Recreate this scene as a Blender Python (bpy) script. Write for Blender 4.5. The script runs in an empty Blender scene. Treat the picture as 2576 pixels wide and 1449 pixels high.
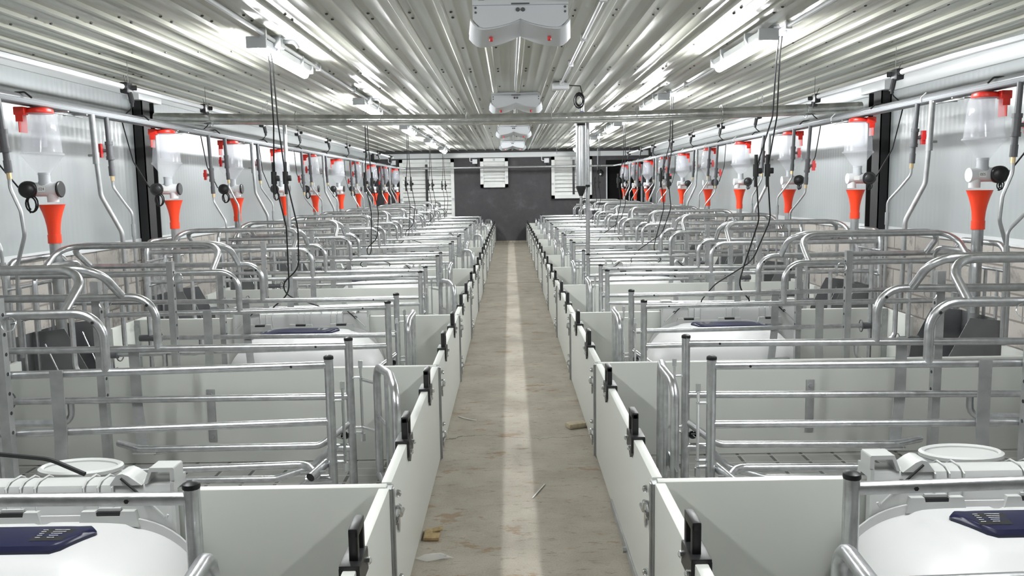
import bpy, bmesh, math, random
from mathutils import Vector, Matrix
random.seed(7)
SC = bpy.context.scene
COL = SC.collection
PI = math.pi

# ------------------------------------------------------------------ materials
MATS = {}
def mat(name, col, rough=.5, metal=0., spec=.5, noise=0., nscale=20., bump=0., bscale=60., emit=0., coat=0., stretch=None):
    m = bpy.data.materials.new(name); m.use_nodes = True
    nt = m.node_tree; b = nt.nodes['Principled BSDF']
    b.inputs['Base Color'].default_value = (*col, 1)
    b.inputs['Roughness'].default_value = rough
    b.inputs['Metallic'].default_value = metal
    b.inputs['Specular IOR Level'].default_value = spec
    if coat: b.inputs['Coat Weight'].default_value = coat
    if emit:
        b.inputs['Emission Color'].default_value = (.97, .985, 1, 1)
        b.inputs['Emission Strength'].default_value = emit
    tc = None
    if noise or bump:
        tc = nt.nodes.new('ShaderNodeTexCoord')
        src = tc.outputs['Object']
        if stretch:
            mp = nt.nodes.new('ShaderNodeMapping'); mp.inputs['Scale'].default_value = stretch
            nt.links.new(src, mp.inputs['Vector']); src = mp.outputs['Vector']
    if noise:
        n = nt.nodes.new('ShaderNodeTexNoise'); n.inputs['Scale'].default_value = nscale; n.inputs['Detail'].default_value = 5
        r = nt.nodes.new('ShaderNodeValToRGB')
        r.color_ramp.elements[0].position = .3; r.color_ramp.elements[1].position = .7
        lo = [max(0, c*(1-noise)) for c in col]; hi = [min(1, c*(1+noise)) for c in col]
        r.color_ramp.elements[0].color = (*lo, 1); r.color_ramp.elements[1].color = (*hi, 1)
        nt.links.new(src, n.inputs['Vector']); nt.links.new(n.outputs['Fac'], r.inputs['Fac'])
        nt.links.new(r.outputs['Color'], b.inputs['Base Color'])
    if bump:
        n2 = nt.nodes.new('ShaderNodeTexNoise'); n2.inputs['Scale'].default_value = bscale; n2.inputs['Detail'].default_value = 6
        bp = nt.nodes.new('ShaderNodeBump'); bp.inputs['Strength'].default_value = bump; bp.inputs['Distance'].default_value = .01
        nt.links.new(src, n2.inputs['Vector']); nt.links.new(n2.outputs['Fac'], bp.inputs['Height'])
        nt.links.new(bp.outputs['Normal'], b.inputs['Normal'])
    MATS[name] = m
    return m

GALV = mat('galvanized_steel', (.545, .555, .565), .31, .95, .5, noise=.16, nscale=26, bump=.06, bscale=90)
GALVD = mat('galvanized_flat_bar', (.42, .43, .43), .42, .85, .5, noise=.15, nscale=14, bump=.05, bscale=60)
CHROME = mat('zinc_bolts', (.72, .73, .74), .22, 1.)
BOARD = mat('white_plastic_board', (.51, .525, .49), .38, 0, .45)
HOOD = mat('hood_plastic', (.49, .495, .49), .43, 0, .5)
HOODG = mat('hood_plastic_grey', (.43, .44, .43), .4, 0, .5)
NAVY = mat('navy_plastic', (.007, .008, .035), .32, 0, .5)
BLACK = mat('black_plastic', (.012, .012, .013), .38, 0, .5)
RUBBER = mat('black_rubber', (.008, .008, .009), .45, 0, .4)
ORANGE = mat('orange_plastic', (.86, .052, .012), .38, 0, .5)
RED = mat('red_plastic', (.58, .012, .012), .4, 0, .5)
REDCAP = mat('red_orange_plastic', (.72, .028, .014), .35, 0, .5)
PVCW = mat('white_pipe_plastic', (.62, .63, .64), .35, 0, .5)
PVCG = mat('dark_grey_pipe_plastic', (.085, .088, .094), .42, 0, .5)
PVCM = mat('mid_grey_pipe_plastic', (.30, .315, .33), .4, 0, .5)
ZINC = mat('dull_zinc_tube', (.36, .37, .37), .38, .8, .5, noise=.12, nscale=18)
FEEDP = mat('grey_feed_pipe', (.20, .205, .21), .3, .3, .5)
BRASS = mat('brass', (.62, .48, .28), .35, .9)
TROUGH = mat('dark_steel_plate', (.19, .195, .20), .42, .55, .5, noise=.1, nscale=8)
SILVER = mat('wrapped_foil', (.55, .56, .54), .16, .85, .5, noise=.25, nscale=9, bump=.35, bscale=22)
DARKCOL = mat('dark_painted_steel', (.014, .014, .015), .5, 0, .4)
TRIMW = mat('white_metal_trim', (.58, .60, .60), .3, 0, .5)
WHITE = mat('white_painted_metal', (.58, .60, .62), .35, 0, .5)
GREYP = mat('grey_painted_box', (.42, .44, .46), .4, 0, .5)
LAMP = mat('lit_tube', (1, 1, 1), .4, emit=125)
LOUV = mat('white_louver_plastic', (.66, .67, .65), .45, 0, .4, noise=.06, nscale=6)
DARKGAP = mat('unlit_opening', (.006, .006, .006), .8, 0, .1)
BLUE = mat('blue_band', (.01, .015, .20), .4)
PAPERS = mat('pale_scrap', (.36, .31, .22), .6, 0, .3, noise=.15, nscale=40)
BROWNP = mat('brown_wrapper', (.30, .22, .11), .6, 0, .3, noise=.25, nscale=60)
SCREW = mat('grey_screw', (.10, .10, .10), .5, .5)
STRIP = mat('label_print', (.55, .56, .6), .5)
STICK = mat('paper_sticker', (.78, .78, .76), .5)
YELLOW = mat('yellow_plastic', (.75, .45, .02), .4)

def mixmat(name, col, fac, rough=.15):
    m = bpy.data.materials.new(name); m.use_nodes = True
    nt = m.node_tree; b = nt.nodes['Principled BSDF']; o = nt.nodes['Material Output']
    b.inputs['Base Color'].default_value = (*col, 1); b.inputs['Roughness'].default_value = rough
    t = nt.nodes.new('ShaderNodeBsdfTransparent'); mx = nt.nodes.new('ShaderNodeMixShader')
    mx.inputs['Fac'].default_value = fac
    nt.links.new(t.outputs[0], mx.inputs[1]); nt.links.new(b.outputs[0], mx.inputs[2]); nt.links.new(mx.outputs[0], o.inputs['Surface'])
    MATS[name] = m
    return m
CLEAR = mixmat('clear_hopper_plastic', (.76, .78, .83), .275, .10)
CLEARIN = mixmat('hopper_inner_tube', (.60, .62, .70), .22, .25)
FILM = mixmat('clear_film', (.8, .8, .8), .35, .1)

def nodes(name):
    m = bpy.data.materials.new(name); m.use_nodes = True; MATS[name] = m
    nt = m.node_tree
    return m, nt, nt.nodes['Principled BSDF']
def N(nt, t, **kw):
    n = nt.nodes.new(t)
    for k, v in kw.items():
        if k in n.inputs: n.inputs[k].default_value = v
        else: setattr(n, k, v)
    return n
def math_(nt, op, a, b=None):
    n = nt.nodes.new('ShaderNodeMath'); n.operation = op
    for i, v in enumerate((a, b)):
        if v is None: continue
        if isinstance(v, (int, float)): n.inputs[i].default_value = v
        else: nt.links.new(v, n.inputs[i])
    return n.outputs[0]
def ramp(nt, fac, stops):
    r = nt.nodes.new('ShaderNodeValToRGB'); e = r.color_ramp.elements
    while len(e) < len(stops): e.new(.5)
    for i, (p, c) in enumerate(stops):
        e[i].position = p; e[i].color = (*c, 1)
    nt.links.new(fac, r.inputs['Fac']); return r.outputs['Color']
def mixc(nt, fac, a, b, mode='MIX'):
    n = nt.nodes.new('ShaderNodeMix'); n.data_type = 'RGBA'; n.blend_type = mode
    if isinstance(fac, (int, float)): n.inputs[0].default_value = fac
    else: nt.links.new(fac, n.inputs[0])
    for i, v in ((6, a), (7, b)):
        if isinstance(v, tuple): n.inputs[i].default_value = (*v, 1)
        else: nt.links.new(v, n.inputs[i])
    return n.outputs[2]
def wpos(nt):
    g = nt.nodes.new('ShaderNodeNewGeometry'); s = nt.nodes.new('ShaderNodeSeparateXYZ')
    nt.links.new(g.outputs['Position'], s.inputs[0]); return g.outputs['Position'], s.outputs

# concrete aisle
def concrete():
    m, nt, b = nodes('aisle_concrete')
    p, s = wpos(nt)
    n1 = N(nt, 'ShaderNodeTexNoise', Scale=3.0, Detail=8.0, Roughness=.65); nt.links.new(p, n1.inputs['Vector'])
    c = ramp(nt, n1.outputs['Fac'], [(.3, (.25, .222, .178)), (.55, (.33, .30, .248)), (.75, (.385, .355, .30))])
    n2 = N(nt, 'ShaderNodeTexNoise', Scale=9.0, Detail=10.0, Roughness=.75)
    mp = N(nt, 'ShaderNodeMapping'); mp.inputs['Scale'].default_value = (1.2, 3.2, 1); nt.links.new(p, mp.inputs['Vector']); nt.links.new(mp.outputs[0], n2.inputs['Vector'])
    d = ramp(nt, n2.outputs['Fac'], [(.555, (0, 0, 0)), (.64, (1, 1, 1))])
    c = mixc(nt, math_(nt, 'MULTIPLY', d, .62), c, (.12, .095, .068))
    n3 = N(nt, 'ShaderNodeTexNoise', Scale=2.2, Detail=9.0, Roughness=.7)
    mp3 = N(nt, 'ShaderNodeMapping'); mp3.inputs['Scale'].default_value = (1.6, 3.0, 1); mp3.inputs['Location'].default_value = (3.1, 7.7, 0)
    nt.links.new(p, mp3.inputs['Vector']); nt.links.new(mp3.outputs[0], n3.inputs['Vector'])
    d3 = ramp(nt, n3.outputs['Fac'], [(.575, (0, 0, 0)), (.615, (1, 1, 1))])
    c = mixc(nt, math_(nt, 'MULTIPLY', d3, .6), c, (.20, .115, .055))
    n4 = N(nt, 'ShaderNodeTexNoise', Scale=140.0, Detail=3.0); nt.links.new(p, n4.inputs['Vector'])
    c = mixc(nt, .35, c, ramp(nt, n4.outputs['Fac'], [(.3, (.55, .55, .55)), (.6, (1, 1, 1))]), 'MULTIPLY')
    # expansion joint and a crack across the aisle
    y = s[1]; x = s[0]
    wob = math_(nt, 'MULTIPLY', math_(nt, 'SINE', math_(nt, 'MULTIPLY', x, 9.0)), .03)
    n5 = N(nt, 'ShaderNodeTexNoise', Scale=8.0, Detail=4.0); nt.links.new(p, n5.inputs['Vector'])
    yy = math_(nt, 'ADD', math_(nt, 'ADD', y, wob), math_(nt, 'MULTIPLY', n5.outputs['Fac'], .16))
    crack = math_(nt, 'LESS_THAN', math_(nt, 'ABSOLUTE', math_(nt, 'SUBTRACT', yy, 4.83)), .0035)
    joint = math_(nt, 'LESS_THAN', math_(nt, 'ABSOLUTE', math_(nt, 'SUBTRACT', y, 12.83)), .022)
    c = mixc(nt, math_(nt, 'MULTIPLY', math_(nt, 'MAXIMUM', crack, joint), .8), c, (.06, .055, .05))
    nt.links.new(c, b.inputs['Base Color'])
    b.inputs['Roughness'].default_value = .62; b.inputs['Specular IOR Level'].default_value = .35
    bp = N(nt, 'ShaderNodeBump', Strength=.25, Distance=.01); nt.links.new(n2.outputs['Fac'], bp.inputs['Height']); nt.links.new(bp.outputs[0], b.inputs['Normal'])
    return m
CONCRETE = concrete()

def slats():
    m, nt, b = nodes('slatted_plastic_floor')
    p, s = wpos(nt)
    fx = math_(nt, 'FRACT', math_(nt, 'DIVIDE', s[0], .17)); fy = math_(nt, 'FRACT', math_(nt, 'DIVIDE', s[1], .105))
    gx = math_(nt, 'LESS_THAN', fx, .10)
    sl = math_(nt, 'LESS_THAN', math_(nt, 'FRACT', math_(nt, 'DIVIDE', s[1], .021)), .42)
    rib = math_(nt, 'GREATER_THAN', fy, .16)
    inn = math_(nt, 'GREATER_THAN', fx, .16)
    slot = math_(nt, 'MULTIPLY', math_(nt, 'MULTIPLY', sl, rib), inn)
    hgap = math_(nt, 'MULTIPLY', gx, rib)
    n1 = N(nt, 'ShaderNodeTexNoise', Scale=4.0, Detail=6.0); nt.links.new(p, n1.inputs['Vector'])
    base = ramp(nt, n1.outputs['Fac'], [(.3, (.40, .40, .38)), (.7, (.48, .48, .46))])
    c = mixc(nt, math_(nt, 'MULTIPLY', slot, .45), base, (.10, .10, .095))
    c = mixc(nt, math_(nt, 'MULTIPLY', hgap, .85), c, (.05, .05, .048))
    nt.links.new(c, b.inputs['Base Color']); b.inputs['Roughness'].default_value = .5
    return m
SLATS = slats()

def blockwall():
    m, nt, b = nodes('rough_block_wall')
    p, s = wpos(nt)
    cv = N(nt, 'ShaderNodeCombineXYZ'); nt.links.new(s[1], cv.inputs[0]); nt.links.new(s[2], cv.inputs[1])
    br = nt.nodes.new('ShaderNodeTexBrick'); nt.links.new(cv.outputs[0], br.inputs['Vector'])
    br.inputs['Scale'].default_value = 1.0; br.inputs['Brick Width'].default_value = .42; br.inputs['Row Height'].default_value = .2
    br.inputs['Mortar Size'].default_value = .008; br.inputs['Color1'].default_value = (.43, .405, .37, 1); br.inputs['Color2'].default_value = (.34, .32, .295, 1)
    br.inputs['Mortar'].default_value = (.20, .185, .17, 1)
    n1 = N(nt, 'ShaderNodeTexNoise', Scale=5.0, Detail=8.0, Roughness=.7); nt.links.new(p, n1.inputs['Vector'])
    d = ramp(nt, n1.outputs['Fac'], [(.52, (0, 0, 0)), (.66, (1, 1, 1))])
    c = mixc(nt, math_(nt, 'MULTIPLY', d, .8), br.outputs['Color'], (.17, .16, .15))
    nt.links.new(c, b.inputs['Base Color']); b.inputs['Roughness'].default_value = .85; b.inputs['Specular IOR Level'].default_value = .2
    bp = N(nt, 'ShaderNodeBump', Strength=.5, Distance=.02); nt.links.new(n1.outputs['Fac'], bp.inputs['Height']); nt.links.new(bp.outputs[0], b.inputs['Normal'])
    return m
BLOCK = blockwall()

def pier():
    m, nt, b = nodes('plastered_pier')
    p, s = wpos(nt)
    n1 = N(nt, 'ShaderNodeTexNoise', Scale=9.0, Detail=8.0, Roughness=.7); nt.links.new(p, n1.inputs['Vector'])
    c = ramp(nt, n1.outputs['Fac'], [(.35, (.12, .12, .125)), (.5, (.26, .26, .265)), (.65, (.42, .40, .37))])
    nt.links.new(c, b.inputs['Base Color']); b.inputs['Roughness'].default_value = .85
    bp = N(nt, 'ShaderNodeBump', Strength=.6, Distance=.02); nt.links.new(n1.outputs['Fac'], bp.inputs['Height']); nt.links.new(bp.outputs[0], b.inputs['Normal'])
    return m
PIER = pier()

def wallpanel():
    m, nt, b = nodes('white_sandwich_panel')
    p, s = wpos(nt)
    b.inputs['Base Color'].default_value = (.36, .385, .385, 1); b.inputs['Roughness'].default_value = .27
    # fine vertical ribs and a joint every 1.15 m
    w = math_(nt, 'SINE', math_(nt, 'MULTIPLY', s[1], 2*PI/.075))
    jf = math_(nt, 'FRACT', math_(nt, 'DIVIDE', s[1], 1.15)); j = math_(nt, 'LESS_THAN', jf, .006)
    n1 = N(nt, 'ShaderNodeTexNoise', Scale=5.0, Detail=3.0)
    cv = N(nt, 'ShaderNodeCombineXYZ'); nt.links.new(s[1], cv.inputs[0]); nt.links.new(math_(nt, 'MULTIPLY', s[2], .15), cv.inputs[1]); nt.links.new(cv.outputs[0], n1.inputs['Vector'])
    hgt = math_(nt, 'ADD', math_(nt, 'MULTIPLY', w, .35), n1.outputs['Fac'])
    bp = N(nt, 'ShaderNodeBump', Strength=.12, Distance=.01); nt.links.new(hgt, bp.inputs['Height']); nt.links.new(bp.outputs[0], b.inputs['Normal'])
    c = mixc(nt, math_(nt, 'MULTIPLY', j, .6), (.36, .385, .385), (.30, .31, .31))
    nt.links.new(c, b.inputs['Base Color'])
    return m
PANEL = wallpanel()

def ceilmat():
    m, nt, b = nodes('ceiling_sheet')
    p, s = wpos(nt)
    mp = N(nt, 'ShaderNodeMapping'); mp.inputs['Scale'].default_value = (2.0, .6, 1); nt.links.new(p, mp.inputs['Vector'])
    n1 = N(nt, 'ShaderNodeTexNoise', Scale=1.6, Detail=6.0); nt.links.new(mp.outputs[0], n1.inputs['Vector'])
    c = ramp(nt, n1.outputs['Fac'], [(.3, (.44, .445, .38)), (.7, (.475, .48, .415))])
    mp2 = N(nt, 'ShaderNodeMapping'); mp2.inputs['Scale'].default_value = (9.0, .9, 1); nt.links.new(p, mp2.inputs['Vector'])
    n2 = N(nt, 'ShaderNodeTexNoise', Scale=1.4, Detail=8.0, Roughness=.7); nt.links.new(mp2.outputs[0], n2.inputs['Vector'])
    rg = math_(nt, 'ADD', .215, math_(nt, 'MULTIPLY', n2.outputs['Fac'], .03))
    nt.links.new(rg, b.inputs['Roughness'])
    nt.links.new(c, b.inputs['Base Color']); b.inputs['Specular IOR Level'].default_value = .5
    bp = N(nt, 'ShaderNodeBump', Strength=.02, Distance=.003); nt.links.new(n1.outputs['Fac'], bp.inputs['Height']); nt.links.new(bp.outputs[0], b.inputs['Normal'])
    return m
CEIL = ceilmat()

def endwall():
    m, nt, b = nodes('charcoal_plaster')
    p, s = wpos(nt)
    n1 = N(nt, 'ShaderNodeTexNoise', Scale=2.4, Detail=9.0, Roughness=.7); nt.links.new(p, n1.inputs['Vector'])
    c = ramp(nt, n1.outputs['Fac'], [(.3, (.032, .030, .033)), (.55, (.047, .045, .048)), (.72, (.085, .082, .085))])
    nt.links.new(c, b.inputs['Base Color']); b.inputs['Roughness'].default_value = .7
    bp = N(nt, 'ShaderNodeBump', Strength=.3, Distance=.02); nt.links.new(n1.outputs['Fac'], bp.inputs['Height']); nt.links.new(bp.outputs[0], b.inputs['Normal'])
    return m
ENDW = endwall()

# ------------------------------------------------------------------ mesh helpers
def fillet(pts, rad, n=6):
    pts = [Vector(p) for p in pts]
    if len(pts) < 3 or rad <= 0: return pts
    out = [pts[0]]
    for i in range(1, len(pts)-1):
        a, p, c = pts[i-1], pts[i], pts[i+1]
        d1 = (a-p); d2 = (c-p); l1, l2 = d1.length, d2.length
        if l1 < 1e-6 or l2 < 1e-6: continue
        d1 /= l1; d2 /= l2
        ang = d1.angle(d2)
        if ang > PI-.02: out.append(p); continue
        t = min(rad/math.tan(ang/2), l1*.48, l2*.48); r = t*math.tan(ang/2)
        bis = (d1+d2).normalized(); cen = p + bis*(r/math.sin(ang/2))
        s, e = p+d1*t, p+d2*t
        vs, ve = (s-cen), (e-cen); tot = vs.angle(ve)
        for k in range(n+1):
            f = k/n
            v = (vs*math.sin((1-f)*tot) + ve*math.sin(f*tot))/math.sin(tot) if tot > 1e-4 else vs
            out.append(cen+v)
    out.append(pts[-1])
    return out

class MB:
    def __init__(s): s.v = []; s.f = []; s.m = []; s.sm = []
    def _add(s, vs, fs, mi=0, smooth=False):
        o = len(s.v); s.v += [tuple(v) for v in vs]
        for f in fs:
            s.f.append(tuple(i+o for i in f)); s.m.append(mi); s.sm.append(smooth)
        return s
    def tube(s, pts, r, n=10, rad=0., mi=0, caps=True, closed=False, fn=6):
        pts = fillet(pts, rad, fn)
        P = [Vector(p) for p in pts]; k = len(P)
        T = []
        for i in range(k):
            if closed: t = P[(i+1) % k]-P[i-1]
            else: t = P[min(i+1, k-1)]-P[max(i-1, 0)]
            T.append(t.normalized())
        ref = Vector((0, 0, 1)) if abs(T[0].z) < .9 else Vector((1, 0, 0))
        u = (ref - T[0]*ref.dot(T[0])).normalized()
        vs = []
        for i in range(k):
            u = (u - T[i]*u.dot(T[i])).normalized(); w = T[i].cross(u)
            rr = r[i] if isinstance(r, (list, tuple)) else r
            for j in range(n):
                a = 2*PI*j/n
                vs.append(P[i]+u*(math.cos(a)*rr)+w*(math.sin(a)*rr))
        fs = []
        rng = k if closed else k-1
        for i in range(rng):
            i2 = (i+1) % k
            for j in range(n):
                j2 = (j+1) % n
                fs.append((i*n+j, i2*n+j, i2*n+j2, i*n+j2)[::-1])
        s._add(vs, fs, mi, True)
        if caps and not closed:
            s._add(vs[:n], [tuple(range(n))], mi); s._add(vs[-n:], [tuple(range(n))[::-1]], mi)
        return s
    def box(s, lo, hi, mi=0, bev=0.):
        x0, y0, z0 = lo; x1, y1, z1 = hi
        if x0 > x1: x0, x1 = x1, x0
        if y0 > y1: y0, y1 = y1, y0
        if z0 > z1: z0, z1 = z1, z0
        if bev <= 0:
            vs = [(x0, y0, z0), (x1, y0, z0), (x1, y1, z0), (x0, y1, z0), (x0, y0, z1), (x1, y0, z1), (x1, y1, z1), (x0, y1, z1)]
            return s._add(vs, [(0, 3, 2, 1), (4, 5, 6, 7), (0, 1, 5, 4), (1, 2, 6, 5), (2, 3, 7, 6), (3, 0, 4, 7)], mi)
        bm = bmesh.new(); bmesh.ops.create_cube(bm, size=1)
        for v in bm.verts:
            v.co = Vector(((x0+x1)/2+v.co.x*(x1-x0), (y0+y1)/2+v.co.y*(y1-y0), (z0+z1)/2+v.co.z*(z1-z0)))
        bmesh.ops.bevel(bm, geom=bm.edges[:], offset=min(bev, .45*min(x1-x0, y1-y0, z1-z0)), segments=2, profile=.6, affect='EDGES')
        return s.frombm(bm, mi)
    def frombm(s, bm, mi=0, smooth=False, M=None):
        bm.verts.index_update()
        vs = [(M @ v.co if M else v.co.copy()) for v in bm.verts]
        fs = [tuple(v.index for v in f.verts) for f in bm.faces]
        bm.free()
        return s._add(vs, fs, mi, smooth)
    def obox(s, c, ax, ay, az, mi=0):
        c, ax, ay, az = map(Vector, (c, ax, ay, az))
        vs = [c+ax*a+ay*b+az*d for d in (-1, 1) for a, b in ((-1, -1), (1, -1), (1, 1), (-1, 1))]
        return s._add(vs, [(0, 3, 2, 1), (4, 5, 6, 7), (0, 1, 5, 4), (1, 2, 6, 5), (2, 3, 7, 6), (3, 0, 4, 7)], mi)
    def lathe(s, prof, c=(0, 0, 0), n=20, mi=0, axis='z', d=None, smooth=True, sx=1, sy=1, rot=0):
        """prof: (radius, height) list; d: axis direction vector"""
        c = Vector(c)
        if d is None: d = {'z': (0, 0, 1), 'x': (1, 0, 0), 'y': (0, 1, 0)}[axis]
        d = Vector(d).normalized(); ref = Vector((1, 0, 0)) if abs(d.x) < .9 else Vector((0, 1, 0))
        u = (ref-d*ref.dot(d)).normalized(); w = d.cross(u)
        vs = []
        for (r, h) in prof:
            for j in range(n):
                a = 2*PI*j/n+rot
                vs.append(c+d*h+u*(math.cos(a)*r*sx)+w*(math.sin(a)*r*sy))
        fs = []
        for i in range(len(prof)-1):
            for j in range(n):
                j2 = (j+1) % n
                fs.append((i*n+j, i*n+j2, (i+1)*n+j2, (i+1)*n+j))
        s._add(vs, fs, mi, smooth)
        if prof[0][0] > 1e-5: s._add(vs[:n], [tuple(range(n))[::-1]], mi)
        if prof[-1][0] > 1e-5: s._add(vs[-n:], [tuple(range(n))], mi)
        return s
    def prism(s, poly, a0, a1, axis='y', mi=0):
        """poly of 2-D points extruded along an axis. axis y: (x,z); x: (y,z); z: (x,y)"""
        def P(p, t): return {'y': (p[0], t, p[1]), 'x': (t, p[0], p[1]), 'z': (p[0], p[1], t)}[axis]
        n = len(poly)
        vs = [P(p, a0) for p in poly]+[P(p, a1) for p in poly]
        fs = [tuple(range(n)), tuple(range(2*n-1, n-1, -1))]+[(i, i+n, (i+1) % n+n, (i+1) % n) for i in range(n)]
        return s._add(vs, fs, mi)
    def build(s, name, m, parent=None, loc=None):
        me = bpy.data.meshes.new(name); me.from_pydata(s.v, [], s.f)
        ms = m if isinstance(m, (list, tuple)) else [m]
        for x in ms: me.materials.append(x)
        me.polygons.foreach_set('material_index', s.m); me.polygons.foreach_set('use_smooth', s.sm)
        bm = bmesh.new(); bm.from_mesh(me); bmesh.ops.recalc_face_normals(bm, faces=bm.faces[:]); bm.to_mesh(me); bm.free()
        me.set_sharp_from_angle(angle=math.radians(42))
        o = bpy.data.objects.new(name, me); COL.objects.link(o)
        if parent is not None: o.parent = parent
        if loc is not None: o.location = loc
        return o

KIDS = {}
def empty(name, loc, label=None, cat=None, group=None):
    o = bpy.data.objects.new(name, None); COL.objects.link(o); o.location = loc; o.empty_display_size = .1
    tag(o, label, cat, group); return o
def tag(o, label=None, cat=None, group=None, kind=None):
    if label: o['label'] = label
    if cat: o['category'] = cat
    if group: o['group'] = group
    if kind: o['kind'] = kind
    return o
def struct(o): o['kind'] = 'structure'; return o
def copy_tree(o, loc=None, parent=None):
    c = o.copy(); COL.objects.link(c)
    if parent is not None: c.parent = parent
    if loc is not None: c.location = loc
    for ch in KIDS_OF(o): copy_tree(ch, None, c)
    return c
def KIDS_OF(o): return [x for x in bpy.data.objects if x.parent is o] if False else list(o.children)

# ------------------------------------------------------------------ layout (metres; X across, Y into the barn, Z up)
T = 1.8
Y0 = {-1: 2.5515, 1: 2.5578}
WALLX = {-1: -3.66, 1: 3.79}
GX = {-1: .392, 1: .443}       # aisle face of the gates
ZB = .52                       # board height
ENDY = 22.5
CZ = 2.48
def P(sg, k): return Y0[sg]+T*k
NF = {(-1, 0): (.87, 1.30), (-1, 1): (.77, 1.16), (1, 0): (.73, 1.22), (1, 1): (.63, 1.15)}
SIDE = {-1: 'left', 1: 'right'}
ORD = ['first', 'second', 'third', 'fourth', 'fifth', 'sixth', 'seventh', 'eighth', 'ninth', 'tenth', 'eleventh', 'twelfth']
def penname(k): return ORD[k+1]   # pen -1 is the first

# ------------------------------------------------------------------ setting
def setting():
    b = MB(); b.box((-3.9, -2.6, -.12), (4.0, ENDY+.1, 0)); struct(b.build('floor', CONCRETE))
    for sg in (-1, 1):
        b = MB(); x0, x1 = sorted((sg*(GX[sg]+.012), WALLX[sg])); b.box((x0, -2.0, -.02), (x1, ENDY-.02, .012))
        struct(b.build('floor_slats_'+SIDE[sg], SLATS))
    # ribbed ceiling
    prof = []
    x = -3.95; pitch = .243
    off = .105
    k0 = int(math.floor((-3.95-off)/pitch))
    for k in range(k0, k0+36):
        c = off+k*pitch
        prof += [(c-.028, 0), (c-.014, -.018), (c+.014, -.018), (c+.028, 0)]
        for q in (.33, .66):
            m = c+pitch*q; prof += [(m-.009, 0), (m-.006, -.0013), (m+.006, -.0013), (m+.009, 0)]
    prof = [p for p in prof if -3.93 < p[0] < 4.05]
    b = MB(); n = len(prof)
    ys = [-2.6+i*(ENDY+2.8)/12 for i in range(13)]
    vs = [(px, y, CZ+pz) for y in ys for px, pz in prof]
    fs = [(j*n+i, j*n+i+1, (j+1)*n+i+1, (j+1)*n+i) for j in range(12) for i in range(n-1)]
    b._add(vs, fs, 0)
    b.box((-3.95, -2.6, CZ+.02), (4.05, ENDY+.2, CZ+.1), 0)
    # screw heads in rows
    y = 5.05
    for row in range(17):
        for k in range(-15, 16):
            c = off+k*pitch+.055
            if abs(c) < 3.6: b.lathe([(.0095, 0), (.0085, -.006), (.003, -.009)], (c, y, CZ), 6, 1)
        y += 1.1 if row % 3 else .16
    struct(b.build('ceiling', [CEIL, SCREW]))
    # side walls: block base, white panel, trims
    for sg in (-1, 1):
        w = WALLX[sg]; s = SIDE[sg]
        b = MB(); b.box((w, -2.6, .955), (w+sg*.1, ENDY, CZ+.02)); struct(b.build('wall_'+s, PANEL))
        b = MB(); b.box((w-sg*.015, -2.6, -.1), (w+sg*.1, ENDY, .955)); struct(b.build('wall_'+s+'_base', BLOCK))
        b = MB(); b.prism([(w, .955), (w-sg*.035, .955), (w-sg*.035, .963), (w-sg*.008, .972), (w-sg*.008, 1.012), (w, 1.012)], -2.5, ENDY, 'y'); struct(b.build('baseboard_'+s, TRIMW))
        b = MB()
        if sg > 0: b.prism([(w, CZ-.14), (w-.03, CZ-.14), (w-.035, CZ-.13), (w-.035, CZ-.01), (w, CZ-.01)], -2.5, ENDY, 'y')
        else: b.prism([(w, CZ-.09), (w+.02, CZ-.09), (w+.06, CZ-.05), (w+.06, CZ-.01), (w, CZ-.01)], -2.5, ENDY, 'y')
        struct(b.build('trim_1' if sg < 0 else 'trim_2', TRIMW))
        # dark steel column on a plastered pier
        y0, y1 = (8.28, 8.56) if sg < 0 else (8.40, 8.70)
        b = MB(); xi = w-sg*.10
        b.box((w, y0, .98), (xi, y0+.012, 2.40)); b.box((w, y1-.012, .98), (xi, y1, 2.40)); b.box((w, y0, .98), (w-sg*.012, y1, 2.40)); b.box((xi, y0, .98), (xi+sg*.01, (y0+y1)/2+.03, 2.40))
        struct(b.build('column_'+s, DARKCOL))
        b = MB(); b.box((w-sg*.016, y0-.06, 0), (w-sg*.13, y1+.06, .975), bev=.015); struct(b.build('pier_'+s, PIER))
        b = MB(); b.box((w, y0-.1, CZ-.13), (w-sg*.12, y1+.15, CZ-.02), bev=.006); struct(b.build('column_cap_'+s, TRIMW))
        b = MB(); b.box((w, ENDY-.14, .95), (w-sg*.08, ENDY-.02, CZ-.03)); struct(b.build('column_end_'+s, DARKCOL))
    b = MB(); b.box((-3.9, ENDY, -.1), (2.62, ENDY+.15, CZ+.05)); b.box((3.52, ENDY, -.1), (4.0, ENDY+.15, CZ+.05)); b.box((2.62, ENDY, 2.0), (3.52, ENDY+.15, CZ+.05))
    struct(b.build('wall_end', ENDW))
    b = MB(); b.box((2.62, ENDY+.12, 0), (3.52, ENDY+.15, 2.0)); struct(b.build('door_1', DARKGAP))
    b = MB()
    b.box((2.585, ENDY-.012, 0), (2.62, ENDY+.02, 2.035)); b.box((3.52, ENDY-.012, 0), (3.555, ENDY+.02, 2.035)); b.box((2.62, ENDY-.012, 2.0), (3.52, ENDY+.02, 2.035))
    struct(b.build('door_frame', GREYP))
    b = MB(); b.box((2.58, ENDY-.015, 2.04), (3.6, ENDY-.002, 2.16)); struct(b.build('trim_4', DARKGAP))
    b = MB(); b.box((-3.62, ENDY-.03, 2.27), (3.75, ENDY, 2.40), bev=.004); struct(b.build('trim_3', TRIMW))
    b = MB(); b.box((-.40, ENDY-.02, 0), (.44, ENDY, .05)); struct(b.build('baseboard_end', CONCRETE))
    b = MB(); b.box((-3.9, -2.7, -.1), (4.0, -2.6, CZ+.05)); struct(b.build('wall_back', PANEL))
setting()

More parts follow.
